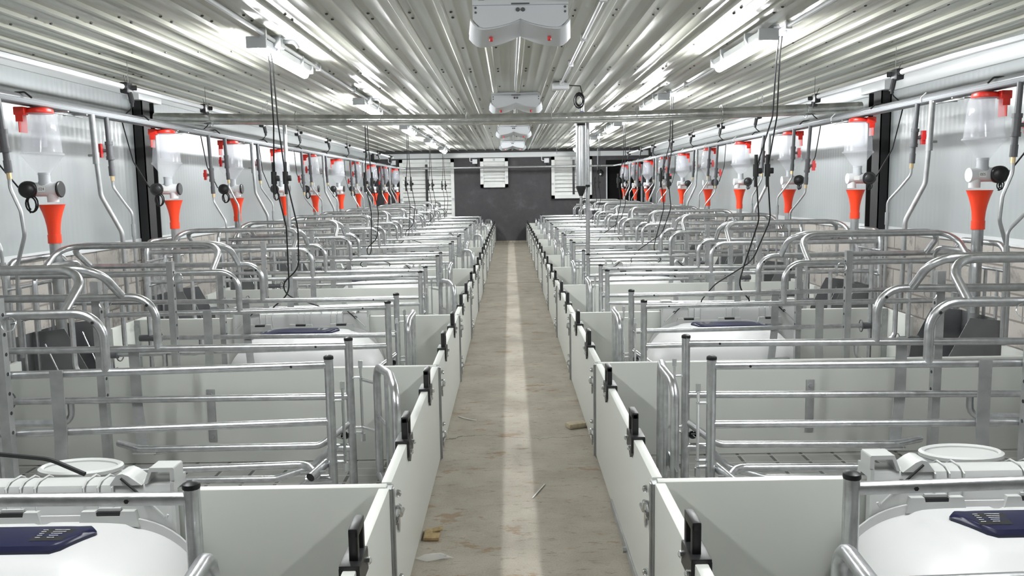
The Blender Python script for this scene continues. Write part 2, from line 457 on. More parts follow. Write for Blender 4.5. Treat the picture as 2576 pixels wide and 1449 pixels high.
# ------------------------------------------------------------------ pen boards
def lbl(*w): return ' '.join(w)
def partition(sg, k):
    y = P(sg, k)
    x0, x1 = GX[sg]+.012, 2.80
    o = empty('pen_partition', (sg*1.6, y, 0), None, 'partition', 'white partitions between the pens')
    L = lambda s: sg*(s-1.6)
    m = MB(); m.box((L(x0), -.018, .014), (L(x1), .018, ZB), bev=.004); m.build('board', BOARD, o)
    # aluminium end post at the aisle
    a = MB(); xo, xi = L(GX[sg]-.006), L(GX[sg]+.014)
    a.box((xo, -.024, .012), (xi, .024, ZB-.006)); a.box((L(GX[sg]-.012), -.010, .012), (xo, .010, ZB-.01))
    a.build('end_post', ZINC, o)
    b = MB(); b.box((L(x1-.04), -.024, .012), (L(x1), .024, ZB-.004)); b.lathe([(.012, 0), (.012, .006)], (L(x1-.02), -.024, ZB-.05), 8, d=(0, -1, 0))
    b.build('wall_post', ZINC, o)
    if k % 2:
        c = MB(); xm = L(1.60 if sg < 0 else 1.58)
        c.box((xm-.022, -.026, .13), (xm+.022, -.018, .415), bev=.003)
        for z in (.16, .385): c.lathe([(.013, 0), (.013, .008)], (xm, -.026, z), 6, d=(0, -1, 0))
        c.build('bolt_plate', GALVD, o)
    # wall-side cross panel at the partition's end
    e = MB(); l0, l1 = (-.36, .30) if k % 2 == 0 else (-.30, .34)
    e.box((L(2.80), l0, .014), (L(2.83), l1, .51), bev=.004); e.build('end_panel', BOARD, o)
    return o
for sg in (-1, 1):
    for k in range(0, 12):
        o = partition(sg, k)
        tag(o, 'white partition board across the %s row between the %s and %s pens' % (SIDE[sg], penname(k-1), penname(k)) if k < 11 else 'white partition board closing the %s row beside the dark end wall' % SIDE[sg])

def handle_mesh():
    # black clamp saddle with a carrying loop; Y along the gate, X across, origin on the board's top centre
    m = MB()
    m.box((-.026, -.075, -.022), (-.018, .045, .004)); m.box((.018, -.075, -.05), (.026, .045, .004)); m.box((-.026, -.075, 0), (.026, .045, .012), bev=.003)
    m.prism([(-.075, -.05), (-.04, -.075), (.0, -.05)], .018, .026, 'x')
    # loop
    m.box((-.006, -.046, .006), (.018, -.024, .092), bev=.005); m.box((-.006, .030, .006), (.018, .052, .092), bev=.005); m.box((-.006, -.046, .068), (.018, .052, .094), bev=.005)
    return m
HM = None
def latch_mesh(sg):
    m = MB(); d = -sg
    m.tube([(0, -.03, .03), (d*.02, -.03, .03), (d*.02, -.03, .0), (d*.02, .03, .0)], .007, 7, .008)
    m.tube([(d*.008, .03, .012), (d*.008, -.038, -.006)], .008, 7)
    m.tube([(d*.006, .035, -.012), (d*.006, -.036, -.022)], .007, 7)
    m.prism([(-.016, -.022), (.016, -.022), (.016, -.05), (.006, -.066), (-.006, -.066), (-.016, -.05)], d*.004, d*.012, 'x')
    m.lathe([(.011, 0), (.013, .008), (.009, .018), (0, .021)], (0, 0, .065), 10, d=(d, 0, 0))
    m.lathe([(.009, 0), (.009, .014)], (0, .02, -.0), 6, d=(d, 0, 0))
    return m
def gate(sg, k):
    ya, yb = P(sg, k)+.027, P(sg, k+1)-.027
    o = empty('pen_gate', (sg*(GX[sg]+.016), ya, 0), None, 'gate', 'white pen gates along the aisle')
    m = MB(); m.box((-.017, 0, .018), (.017, yb-ya, ZB), bev=.004); m.build('board', BOARD, o)
    if sg > 0 and k == 0:
        r = MB(); r.box((-.024, .02, .012), (-.018, 1.05, .045)); r.lathe([(.012, 0), (.012, .012)], (-.024, .55, .03), 6, d=(-1, 0, 0)); r.lathe([(.01, 0), (.01, .012)], (-.024, .1, .03), 6, d=(-1, 0, 0)); r.build('bottom_rail', GALVD, o)
    for j, yy in enumerate((.47, 1.25) if k != 0 else (.47, 1.27)):
        h = MB(); hm = handle_mesh(); sc = -sg
        h._add([(-v[0]*1 if sg > 0 else v[0], v[1], v[2]) for v in hm.v], hm.f, 0, False)
        h.sm = hm.sm
        ho = h.build('handle', BLACK, o, (0, yy, ZB))
        for q in (-.055, .025):
            bt = MB(); bt.lathe([(.010, 0), (.010, .008), (.005, .012)], (-sg*.026, q, -.02 if q > 0 else -.034), 6, d=(-sg, 0, 0)); bt.build('bolt', CHROME, ho)
    for z in (.40, .115):
        latch_mesh(sg).build('latch', CHROME, o, (-sg*.020, .046, z))
    return o
_first = {}
for sg in (-1, 1):
    for k in range(-1, 11):
        key = (sg, k == 0)
        if key not in _first or k == 0:
            o = gate(sg, k); _first[key] = o
        else:
            o = copy_tree(_first[key], (sg*(GX[sg]+.016), P(sg, k)+.027, 0))
        tag(o, 'white board gate with two black handles closing the %s pen of the %s row' % (penname(k), SIDE[sg]))

# ------------------------------------------------------------------ sow crates
def crate(sg, par, nf=None):
    n, f = nf or NF[(sg, par)]; w = f-n; hw = w/2
    S0 = .765 if sg < 0 else .80
    o = empty('farrowing_crate', (sg*1.85, 0, 0), None, 'crate', 'galvanized sow crates in the pens')
    cn, cf = {(-1, 0): (-.085, 0), (-1, 1): (-.09, .02), (1, 0): (-.03, -.05), (1, 1): (.04, .05)}[(sg, par)]
    def L(s, y, z): return (sg*(s-1.85), y+(cn+(cf-cn)*min(1, max(0, (y+hw)/w)))*(s-S0), z)
    RP, RR = .0195, .0165
    SF = 2.96 if sg < 0 else 3.0
    for e in (-1, 1):
        y0 = e*hw; inn = -e
        m = MB(); m.tube([L(S0, y0, .012), L(S0, y0, .757)], RP, 12)
        po = m.build('rear_post', GALV, o)
        m = MB(); m.lathe([(RP+.001, 0), (RP+.002, .004), (RP+.001, .012), (RP-.008, .017), (0, .018)], L(S0, y0, .752), 12); m.build('post_cap', RUBBER, po)
        m = MB(); m.tube([L(S0, y0, .727), L(SF, y0, .727)], RR, 10)
        for s_ in (S0+.15,): m.lathe([(.006, 0), (.006, .001)], L(s_, y0-RR, .727), 6, 1, d=(0, -1, 0))
        m.build('top_rail', [GALV, BLACK], o)
        m = MB(); m.tube([L(S0, y0, .485), L(2.45, y0, .485)], RR, 10); m.build('mid_rail', GALV, o)
        m = MB(); m.tube([L(1.655, y0, .727), L(1.655, y0, .972), L(SF, y0, .972)], .0185, 10, .11, fn=8)
        m.lathe([(.007, 0), (.007, .002)], L(1.687, y0-.0185, .935), 6, 1, d=(0, -1, 0)); m.build('arch_rail', [GALV, BLACK], o)
        hh = min(.19, hw-.03)
        m = MB(); m.tube([L(1.805, y0, .975), L(1.805, y0+inn*hh, 1.128), L(2.80, y0+inn*hh, 1.128), L(2.80, y0, .975)], .0185, 10, .12, fn=8); m.build('leaning_hoop', GALV, o)
        m = MB(); yp = y0+e*.036; sp0 = 2.015 if e < 0 else 1.925; b0 = L(sp0+.0185, yp, 0); m.box((b0[0]-.0185, b0[1]-.018, .012), (b0[0]+.0185, b0[1]+.018, 1.045))
        for z in (.5, .58, .66, .74, .82, .90, .98):
            m.lathe([(.008, 0), (.008, .001)], (b0[0]-sg*.0186, b0[1], z), 8, 1, d=(-sg, 0, 0)); 
        m.tube([L(sp0-.025, yp-e*.0, .968), L(sp0+.06, yp, .968)], .006, 6)
        pp = m.build('perforated_post', [GALVD, BLACK], o)
        m = MB(); rr = .028; cx, cy, cz = L(sp0-.03, yp-.02, .945)
        m.tube([(cx+rr*math.cos(a), cy+.008*math.sin(a), cz+rr*math.sin(a)) for a in [2*PI*i/14 for i in range(14)]], .0025, 5, closed=True); m.build('pin_ring', CHROME, pp)
        # flat strap and its clamp
        m = MB(); ys = y0+e*.022
        def strap(a, b_):
            (s1, yy1, z1), (s2, yy2, z2) = a, b_
            vs = [L(s1-.025, yy1-.003, z1), L(s1+.025, yy1-.003, z1), L(s1+.025, yy1+.003, z1), L(s1-.025, yy1+.003, z1),
                  L(s2-.025, yy2-.003, z2), L(s2+.025, yy2-.003, z2), L(s2+.025, yy2+.003, z2), L(s2-.025, yy2+.003, z2)]
            m._add(vs, [(0, 1, 2, 3), (4, 7, 6, 5), (0, 4, 5, 1), (1, 5, 6, 2), (2, 6, 7, 3), (3, 7, 4, 0)])
        sx = (1.84 if sg < 0 else 1.87) if e < 0 else 1.78
        strap((sx, ys, .745), (sx, ys, .47)); strap((sx, ys, .47), (sx-.05*(e > 0)+.012, ys+(inn*.05 if e > 0 else -.01), .235 if e > 0 else .20))
        st = m.build('flat_strap', GALVD, o)
        sc = sx-.05*(e > 0); yc = ys+(inn*.05 if e > 0 else -.01); m = MB(); m.tube([L(sc-.05, yc, .24), L(sc+.06, yc, .24)], .011, 8); m.tube([L(sc-.04, yc, .24), L(sc-.09, ys+e*.06, .215)], .014, 8); m.build('strap_clamp', CHROME, st)
        # finger bar bent inwards
        zb = .275
        m = MB(); m.tube([L(S0+.005, y0, .36) if e > 0 else L(S0+.06, y0+e*.03, .262), L(S0+.13, y0+inn*.085, zb), L(1.72, y0+inn*.085, zb), L(1.87, y0+inn*.0, zb+.0)], RR, 10, .07); m.build('finger_bar', GALV, o)
        m = MB(); m.tube([L(S0, y0, .235), L(S0+.115, y0, .235)], .020, 10); m.tube([L(S0+.1, y0, .235), L(S0+.19, y0+inn*.02, .15), L(S0+.36, y0+inn*.03, .10), L(1.95, y0+inn*.03, .10), L(2.05, y0+inn*.02, .10)], RR, 10, .08); m.build('lower_rail', GALV, o)
        m = MB(); m.tube([L(S0+.03, y0+inn*.02, .30), L(S0+.075, y0+e*.085, .275)], .0195, 10, caps=False); m.tube([L(S0+.073, y0+e*.080, .2755), L(S0+.0735, y0+e*.082, .2754)], .017, 10, mi=1); m.tube([L(S0+.02, y0+e*.05, .285), L(S0+.12, y0+e*.06, .285)], .007, 6)
        m.build('finger_peg', [GALV, BLACK], o)
        # latch pin beside the post
        sp = S0-.052
        m = MB(); m.tube([L(sp, y0, .285), L(sp, y0, .625)], .0065, 7); m.tube([L(sp, y0, .268), L(sp, y0, .305)], .012, 8)
        for z in (.335, .575, .31): m.obox(L(sp+.026, y0, z), (.032, 0, 0), (0, .012, 0), (0, 0, .003))
        m.box(L(sp-.01, y0-.003, .62), L(sp+.01, y0+.003, .655))
        if not nf: m.build('latch_pin', CHROME, o)
        # front guard loop
        m = MB(); yg = y0+e*.03; m.tube([L(2.10, yg, .485), L(2.10, yg, .37), L(2.62, yg, .37), L(2.62, yg, .727)], .016, 8, .07); m.build('guard_loop', GALV, o)
        m = MB(); m.tube([L(2.43, y0, .012), L(2.43, y0, .98)], .015, 8); m.build('front_upright', GALV, o)
        m = MB(); m.tube([L(2.38, y0, .485), L(2.50, y0, .485)], .023, 10); rr = .04
        c0 = L(2.37, y0, .485); m.tube([(c0[0]+.004*math.cos(a), c0[1]+rr*math.cos(a), c0[2]+rr*math.sin(a)) for a in [2*PI*i/14 for i in range(14)]], .004, 5, closed=True)
        m.build('rail_clamp', BLACK if False else PVCG, o)
    # front gate with bars
    m = MB(); sF = 2.97 if sg < 0 else 3.02
    m.tube([L(sF, -hw-.02, .012), L(sF, -hw-.02, 1.06), L(sF, hw+.02, 1.06), L(sF, hw+.02, .012)], .0185, 10, .11)
    m.tube([L(2.845, -hw+.02, .64), L(2.845, -hw+.02, 1.015), L(2.845, hw-.02, 1.015), L(2.845, hw-.02, .64)], .015, 8, .1)
    for z in (.70, .90): m.tube([L(sF-.01, -hw-.06, z), L(sF-.01, hw+.08, z)], .011, 8)
    for yy in (-hw+.05, -hw+.05+(w-.1)*.3, hw-.05-(w-.1)*.3, hw-.05):
        m.tube([L(sF-.01, yy, .35), L(sF-.01, yy, .9)], .011, 8)
    m.build('front_gate', GALV, o)
    # trough
    m = MB()
    for e in (-1, 1):
        yy = e*(hw-.03)
        m.prism([(L(2.64, 0, 0)[0], .16), (L(2.66, 0, 0)[0], .36), (L(2.79, 0, 0)[0], .62), (L(2.99, 0, 0)[0], .60), (L(2.99, 0, 0)[0], .16)], yy-.002, yy+.002, 'y')
    m.box(L(2.99, -hw+.03, .16), L(2.994, hw-.03, .60))
    sec = [(2.64, .30), (2.68, .20), (2.76, .155), (2.88, .16), (2.99, .22)]
    for a, b_ in zip(sec[:-1], sec[1:]):
        m._add([L(a[0], -hw+.03, a[1]), L(a[0], hw-.03, a[1]), L(b_[0], hw-.03, b_[1]), L(b_[0], -hw+.03, b_[1])], [(0, 1, 2, 3)])
    m.build('feed_trough', TROUGH, o)
    for yy in (-hw+.05, hw-.06):
        m = MB(); m.tube([L(2.70, yy, .18), L(2.84, yy, .55)], .005, 6); m.build('trough_stay', CHROME, o)
    # rear gate
    def rg(h, fr, nm='rear_gate'):
        (s1, y1), (s2, y2) = h, fr
        m = MB()
        def Q(t, z, bow=0.): return L(s1+(s2-s1)*t-bow, y1+(y2-y1)*t, z)
        m.tube([Q(0, .12), Q(0, .642), Q(.5, .655, .02), Q(1, .642), Q(1, .12), Q(.5, .075, .02), Q(0, .12)], .0185, 10, .085)
        for t in (.33, .66): m.tube([Q(t, .10, .016), Q(t, .635, .016)], .0095, 8)
        m.tube([Q(-.01, .40), Q(.33, .40, .016)], .008, 6)
        g = m.build(nm, GALV, o)
        m = MB(); m.obox(Vector(Q(.82, .27)), Vector(Q(1.0, .27))-Vector(Q(.8, .27)), (0, 0, .03), (.003, 0, 0))
        m.obox(Vector(Q(1.1, .25)), Vector(Q(1.06, .25))-Vector(Q(1.0, .25)), (0, 0, .045), (.003, 0, 0)); m.build('latch_plate', GALVD, g)
        m = MB()
        for z in (.555, .325):
            m.tube([Q(0, z), L(S0-.052 if not nf else S0, hw, z+.01)], .008, 6)
        m.build('hinge_tab', CHROME, g)
    if nf: rg((.735 if sg > 0 else .69, hw-.10), (.72 if sg > 0 else .675, hw-.55))
    elif (sg, par) == (-1, 0): rg((.63, hw-.05), (.468, hw-.60))
    else: rg((.69 if sg > 0 else .66, hw+.02), (.665 if sg > 0 else .64, hw-.44))
    return o
for sg in (-1, 1):
    protos = {}
    for k in (1, 2, -1, 0, 3, 4, 5, 6, 7, 8, 9, 10):
        par = k % 2; n, f = NF[(sg, par)]
        if k == -1: n = .55
        loc = (sg*1.85, P(sg, k)+(n+f)/2, 0)
        if k == -1: o = crate(sg, par, (n, f)); o.location = loc
        elif par not in protos:
            o = crate(sg, par); o.location = loc; protos[par] = o
        else: o = copy_tree(protos[par], loc)
        tag(o, 'galvanized tube sow crate standing in the %s pen of the %s row' % (penname(k), SIDE[sg]))

# ------------------------------------------------------------------ piglet nest hoods astride every second partition
def dome_z(u, v):
    t = abs(u)**4.6+max(v, 0)**3.2
    return .045+.385*max(0., 1-t)**.5
NX = {-1: 1.555, 1: 1.61}
def nest(sg):
    o = empty('piglet_nest', (sg*NX[sg], 0, 0), None, 'nest hood', 'white piglet nest hoods on the partitions')
    a = .60; D = .47; OX = -sg*(.095 if sg < 0 else .11)
    def wx(v): return .875+.125*min(1, v/.55)
    m = MB()
    prof = [(-.052, .05), (-.052, .52), (-.040, .548), (-.018, .556), (.018, .556), (.040, .548), (.052, .52), (.052, .05), (.024, .05), (.024, .53), (-.024, .53), (-.024, .05)]
    m.prism(prof, -.50, .50, 'x')
    for xx in (-.30, -.255, -.21, -.02, .025, .07, .22, .265, .31):
        m.tube([(xx, -.053, .40), (xx, -.053, .545), (xx, -.03, .559), (xx, .03, .559), (xx, .053, .545)], .0035, 5)
    for e in (-1, 1): # humps with the cord slots
        m.prism([(e*.30, .55), (e*.325, .584), (e*.343, .587), (e*.36, .580), (e*.40, .55)], -.050, .03, 'y')
    m.build('back_panel', HOODG, o)
    for e in (-1, 1):
        h = MB(); xs = e*.455
        h.prism([(xs-e*.050, .552), (xs-e*.030, .603), (xs+e*.042, .603), (xs+e*.046, .598), (xs+e*.046, .552), (xs+e*.032, .552), (xs+e*.032, .590), (xs-e*.024, .590), (xs-e*.040, .552)], -.045, .025, 'y')
        h.box((xs+e*.034, -.052, .40), (xs+e*.046, -.044, .56)); h.box((xs+e*.036, -.05, .545), (xs+e*.046, .045, .56))
        h.build('carry_handle', HOODG, o)
        c = MB(); c.tube([(e*.338, -.053, .574), (e*.405, -.054, .512)], .0042, 6, mi=1); c.tube([(e*.405, -.062, .52), (e*.47, -.064, .455), (e*.475, -.064, .445), (e*.482, -.064, .46)], .004, 6)
        c.lathe([(.011, 0), (.011, .008), (.008, .012)], (e*.405, -.052, .518), 10, 1, d=(0, -1, .3)); c.build('prop_cord', [HOODG, BLACK], o)
    # cable ring on the far side
    for xr in (-.10*sg,):
        r = MB(); r.tube([(xr+.13*math.cos(t), .17+.075*math.sin(t), .535) for t in [2*PI*i/28 for i in range(28)]], .011, 6, closed=True); r.lathe([(.125, .0), (.10, .008)], (xr, .17, .52), 24, 1, sy=.58); r.lathe([(.128, .44), (.128, .535)], (xr, .17, 0), 24, 0, sy=.58); r.build('lamp_ring', [HOODG, BLACK], o)
    for e in (-1, 1):
        m = MB(); nr, ns = 34, 72
        vs = [(OX, e*.06, dome_z(0, 0))]; 
        WIN = [(-.36, .13), (-.30, .40), (.30, .40), (.36, .13)]
        for i in range(1, nr+1):
            q = math.sin(PI/2*i/nr)
            for j in range(ns+1):
                ph = PI*j/ns
                c, s_ = math.cos(ph), math.sin(ph)
                lo, hi = 0., 3.
                for _ in range(26):
                    mid = (lo+hi)/2
                    if abs(c*mid)**4.6+(s_*mid)**3.2 < 1: lo = mid
                    else: hi = mid
                u, v = c*lo*q, s_*lo*q
                z = dome_z(u, v) if i < nr else .045
                # raised surround of the window
                du = max(abs(u*a+OX)-(.385-.25*max(0, (v-.15))), 0); dv = max(v*D-.245, 0); d = math.hypot(du, dv)
                z += .011*(1/(1+(d/.022)**4))*(1 if i < nr else 0)
                vs.append((u*a*wx(v)+OX, e*(.06+v*D), z))
        fs = []
        for j in range(ns): fs.append((0, 1+j, 2+j))
        for i in range(nr-1):
            for j in range(ns):
                A = 1+i*(ns+1)+j; fs.append((A, A+ns+1, A+ns+2, A+1))
        m._add(vs, fs, 0, True)
        rim = vs[-(ns+1):]
        m._add(rim+[((x-OX)*1.012+OX, y+e*.004*(y*e > .1), .012) for x, y, z in rim], [(j, j+1, j+ns+2, j+ns+1) for j in range(ns)], 0, True)
        # hinge flange standing along the back edge
        us = [-1+2*i/40 for i in range(41)]
        fl = []
        for u in us:
            z = dome_z(u*.995, 0); x_ = u*a*wx(0)+OX; fl += [(x_, e*.056, z-.02), (x_, e*.056, z+.03), (x_, e*.064, z+.03), (x_, e*.064, z-.02)]
        ff = []
        for i in range(40):
            q = i*4
            for r_ in range(4): ff.append((q+r_, q+(r_+1) % 4, q+4+(r_+1) % 4, q+4+r_))
        m._add(fl, ff, 0, False)
        lid = m.build('lid', HOOD, o)
        for xx in (-.30, 0., .30):
            c = MB(); z = dome_z(0, 0); w_ = .082
            c.prism([(xx-w_, z+.045), (xx-.04, z+.045), (xx-.036, z+.03), (xx+.036, z+.03), (xx+.04, z+.045), (xx+w_, z+.045), (xx+w_+.012, z-.005), (xx-w_-.012, z-.005)], e*.05, e*.072, 'y')
            c.box((xx-.036, e*.058, z+.030), (xx+.036, e*.070, z+.042), mi=1); c.box((xx-.034, e*.05, z+.043), (xx+.034, e*.062, z+.052))
            c.build('hinge_clip', [HOODG, BLACK], lid)
        # navy window
        m = MB()
        def zz(x, y): return dome_z((x-OX)/a/wx((y-.06)/D), (y-.06)/D)+.011
        XS = [-.305, -.300, -.292, -.283]+[-.27+.54*i/22 for i in range(23)]+[.283, .292, .300, .305]
        def yb(x): return .132+max(0, abs(x)-.285)*1.1
        def yf(x): return .265-max(0, abs(x)-.235)*1.45
        TS = [0, .05, .12, .3, .5, .7, .86, .94, 1]
        gv = []
        for x in XS:
            for t in TS:
                y = yb(x)+(yf(x)-yb(x))*t
                de = min(t*(yf(x)-yb(x)), (1-t)*(yf(x)-yb(x)), (.305-abs(x))*.8)
                gv.append((x, e*y, zz(x, y)+.010+.010*min(1, de/.008)))
        nt_ = len(TS)
        m._add(gv, [(a_*nt_+b_, (a_+1)*nt_+b_, (a_+1)*nt_+b_+1, a_*nt_+b_+1) for a_ in range(len(XS)-1) for b_ in range(nt_-1)], 0, False)
        edge = [b_ for b_ in range(nt_)]+[a_*nt_+nt_-1 for a_ in range(1, len(XS))]+[(len(XS)-1)*nt_+b_ for b_ in range(nt_-2, -1, -1)]+[a_*nt_ for a_ in range(len(XS)-2, 0, -1)]
        ne = len(edge)
        m._add([gv[q_] for q_ in edge]+[(gv[q_][0], gv[q_][1], gv[q_][2]-.025) for q_ in edge], [(q_, (q_+1) % ne, ne+(q_+1) % ne, ne+q_) for q_ in range(ne)])
        m.tube([(-.10, e*.25, zz(-.1, .25)+.010), (-.10, e*.28, zz(-.1, .28)+.003)], .006, 6)
        for q in (-1, 1):   # printed note
            x0 = q*.20
            def tp(x, y): return (x, e*y, zz(x, y)+.0208)
            m._add([tp(x0-.045, .162), tp(x0+.05, .162), tp(x0+.04, .232), tp(x0-.055, .232)], [(0, 1, 2, 3)], 1)
            for r_ in range(5):
                yy = .168+r_*.0115
                m._add([(p[0], p[1], p[2]+.0008) for p in (tp(x0-.01, yy), tp(x0+.035-.006*r_, yy), tp(x0+.035-.006*r_, yy+.0025), tp(x0-.01, yy+.0025))], [(0, 1, 2, 3)], 2)
                m._add([(p[0], p[1], p[2]+.0008) for p in (tp(x0-.045, yy), tp(x0-.03, yy), tp(x0-.03, yy+.0025), tp(x0-.045, yy+.0025))], [(0, 1, 2, 3)], 2)
        m.build('window', [NAVY, BLACK, STRIP], lid)
    return o
for sg in (-1, 1):
    pr = None
    for k in (2, 0, 4, 6, 8, 10):
        loc = (sg*NX[sg], P(sg, k), 0)
        if pr is None: pr = o = nest(sg); o.location = loc
        else: o = copy_tree(pr, loc)
        tag(o, 'white nest hood over the partition between %s and %s pens, %s row' % (penname(k-1), penname(k), SIDE[sg]))

# ------------------------------------------------------------------ feeders
def feeder_y(sg, k):
    n, f = NF[(sg, k % 2)]; return P(sg, k)+(n+f)/2
FXL = {-1: -2.93, 1: 2.95}
def dispenser(sg):
    o = empty('feed_dispenser', (0, 0, 0), None, 'dispenser', 'hopper dispensers hanging under the feed lines')
    q = sg   # +x*q points at the wall
    m = MB()
    pr = [(.088, 1.955), (.100, 1.93), (.112, 1.78), (.116, 1.715), (.127, 1.708), (.127, 1.698), (.114, 1.69), (.040, 1.588), (.038, 1.575)]
    m.lathe(pr, (0, 0, 0), 16, 0, smooth=True, rot=PI/16); m.build('hopper', CLEAR, o)
    m = MB(); m.lathe([(.042, 1.95), (.042, 1.75)], (.01*q, 0, 0), 12, 0); m.build('level_tube', CLEARIN, o)
    m = MB()
    m.lathe([(.082, 1.955), (.085, 1.962), (.08, 1.982), (.06, 1.99)], (0, 0, 0), 16, 0); m.box((q*.035, -.108, 1.94), (q*.10, -.055, 1.99), bev=.006); m.box((q*.045, -.106, 1.90), (q*.09, -.098, 1.945), bev=.003)
    m.box((q*.108, -.04, 1.84), (q*.112, .05, 1.97))
    m.build('lid', REDCAP, o)
    m = MB(); m.lathe([(.034, 1.59), (.034, 1.535), (.037, 1.535), (.037, 1.50), (.034, 1.48)], (0, 0, 0), 16, 0); m.build('neck', PVCM if False else GREYP, o)
    m = MB()
    m.lathe([(.042, -.085), (.044, -.085), (.044, .085), (.040, .09)], (.0, 0, 1.485), 20, 0, d=(1, 0, 0))
    m.lathe([(.034, 1.47), (.034, 1.405)], (-q*.045, 0, 0), 16, 0)
    bd = m.build('dosing_tube', PVCW, o)
    m = MB(); m.lathe([(.050, -.03), (.054, -.022), (.054, .022), (.048, .03), (.0, .031)], (q*.085, -.035, 1.485), 24, 0, d=(.25*-q, -1, 0))
    m.lathe([(.036, .032), (.030, .036), (.0, .036)], (q*.085, -.035, 1.485), 20, 0, d=(.25*-q, -1, 0))
    m.build('motor_cap', BLACK, o)
    if sg < 0:
        m = MB(); m.lathe([(.050, 0), (.052, .004), (.052, .012), (.046, .016)], (-q*.088, 0, 1.485), 20, 0, d=(-q, 0, 0)); m.build('end_cap', BLACK, o)
    m = MB()
    m.obox((-q*.02 if sg > 0 else .0, -.0445, 1.487), (.022, 0, 0), (0, .001, 0), (0, 0, .017)); st = m.build('number_sticker', STICK, o)
    m = MB()
    cx = q*.07; pts = []
    for i in range(30):
        t = i/29*2*PI*1.9; rc = 1.35 if sg < 0 else .7; pts.append((cx+.026*rc*math.sin(t)+.002*t, -.06, 1.40-.035*(rc-1)-.036*rc*math.cos(t)+.001*t))
    m.tube([(q*.085, -.06, 1.435)]+pts, .0055 if sg < 0 else .004, 6); m.build('coiled_cable', RUBBER, o)
    return o
def drop_tube(sg):
    o = empty('feed_funnel', (0, 0, 0), None, 'funnel', 'orange funnels on drop tubes into the crates')
    q = -sg*.035 if sg < 0 else -sg*.0
    m = MB()
    pr = [(.078, 1.390), (.076, 1.388), (.060, 1.345), (.048, 1.30), (.040, 1.255), (.0365, 1.205), (.0365, 1.200), (.040, 1.200), (.040, 1.145)]
    m.lathe([(.073, 1.390)]+pr, (0, 0, 0), 22, 0); m.lathe([(.072, 1.389), (.03, 1.26)], (0, 0, 0), 22, 0); m.build('funnel', ORANGE, o)
    m = MB(); m.lathe([(.0335, 1.16), (.0335, .40)], (0, 0, 0), 16, 0); m.build('drop_pipe', ZINC, o)
    return o
for sg in (-1, 1):
    d0 = t0 = None
    for k in range(1, 11):
        y = feeder_y(sg, k); loc = (FXL[sg], y, 0); loc2 = (FXL[sg]+(.035 if sg < 0 else -.01), y, 0)
        if d0 is None: d = d0 = dispenser(sg); d.location = loc
        else: d = copy_tree(d0, loc)
        tag(d, 'clear feed hopper with red lid hanging over the %s pen of the %s row' % (penname(k), SIDE[sg]))
        if t0 is None: t = t0 = drop_tube(sg); t.location = loc2
        else: t = copy_tree(t0, loc2)
        tag(t, 'orange funnel on a steel drop tube in the %s pen of the %s row' % (penname(k), SIDE[sg]))
    st = [c for c in d0.children if c.name.startswith('dosing_tube')]
    tx = bpy.data.curves.new('printed_number', 'FONT'); tx.body = '024' if sg < 0 else '005'; tx.size = .024; tx.align_x = 'CENTER'; tx.align_y = 'CENTER'
    to = bpy.data.objects.new('tmp', tx); COL.objects.link(to); bpy.context.view_layer.update()
    me = bpy.data.meshes.new_from_object(to.evaluated_get(bpy.context.evaluated_depsgraph_get())); bpy.data.objects.remove(to)
    me.materials.clear(); me.materials.append(BLACK)
    for v_ in me.vertices: v_.co = Vector((v_.co.x+(0 if sg < 0 else -.02), -.0462, 1.487+v_.co.y))
    to = bpy.data.objects.new('printed_number', me); COL.objects.link(to)
    st = [c for c in d0.children if c.name.startswith('number_sticker')][0]; to.parent = st
# feed line with the water pipes strapped to it
for sg in (-1, 1):
    x = FXL[sg]; z = 2.03
    o = empty('feed_line', (x, 0, 0), 'long grey feed pipe with water pipes strapped to it along the %s wall' % SIDE[sg], 'pipe', 'overhead feed lines')
    m = MB(); m.tube([(0, -2.3, z), (0, ENDY-.62, z)], .030, 12); m.build('feed_pipe', FEEDP, o)
    m = MB(); m.tube([(-sg*.045, -2.3, z-.02), (-sg*.045, ENDY-.6, z-.02)], .0165, 8); m.tube([(sg*.05, -2.3, z-.015), (sg*.05, ENDY-.6, z-.015)], .018, 8); m.build('water_pipe', PVCM, o)
    for i in range(22):
        y = 4.3+i*.82
        m = MB(); m.tube([(-.065, y, z), (-.03, y, z+.033), (.03, y, z+.036), (.072, y, z)], .006, 6, .02) if i % 2 else m.tube([(-.066, y, z-.03), (-.066, y, z+.0), (-.03, y, z+.034)], .005, 6, .01)
        m.build('strap', BLACK if i % 2 else PVCW, o)
    # hanger bars
    for i in range(9):
        y = 5.6+i*1.8
        m = MB(); m.box((-.075, y-.1, z-.05), (.085, y-.085, z-.042)); m.box((-.075, y+.14, z-.05), (.085, y+.155, z-.042)); m.box((-.02, y-.14, z-.055), (.0, y+.26, z-.046)); m.build('hanger_bar', GALVD, o)
m = MB(); m.tube([(-2.93, ENDY-.52, 2.03), (-2.72, ENDY-.42, 2.0), (2.74, ENDY-.42, 2.0), (2.95, ENDY-.52, 2.03)], .028, 10, .12)
tag(m.build('cross_pipe', ZINC), 'grey pipe running across in front of the dark end wall', 'pipe')

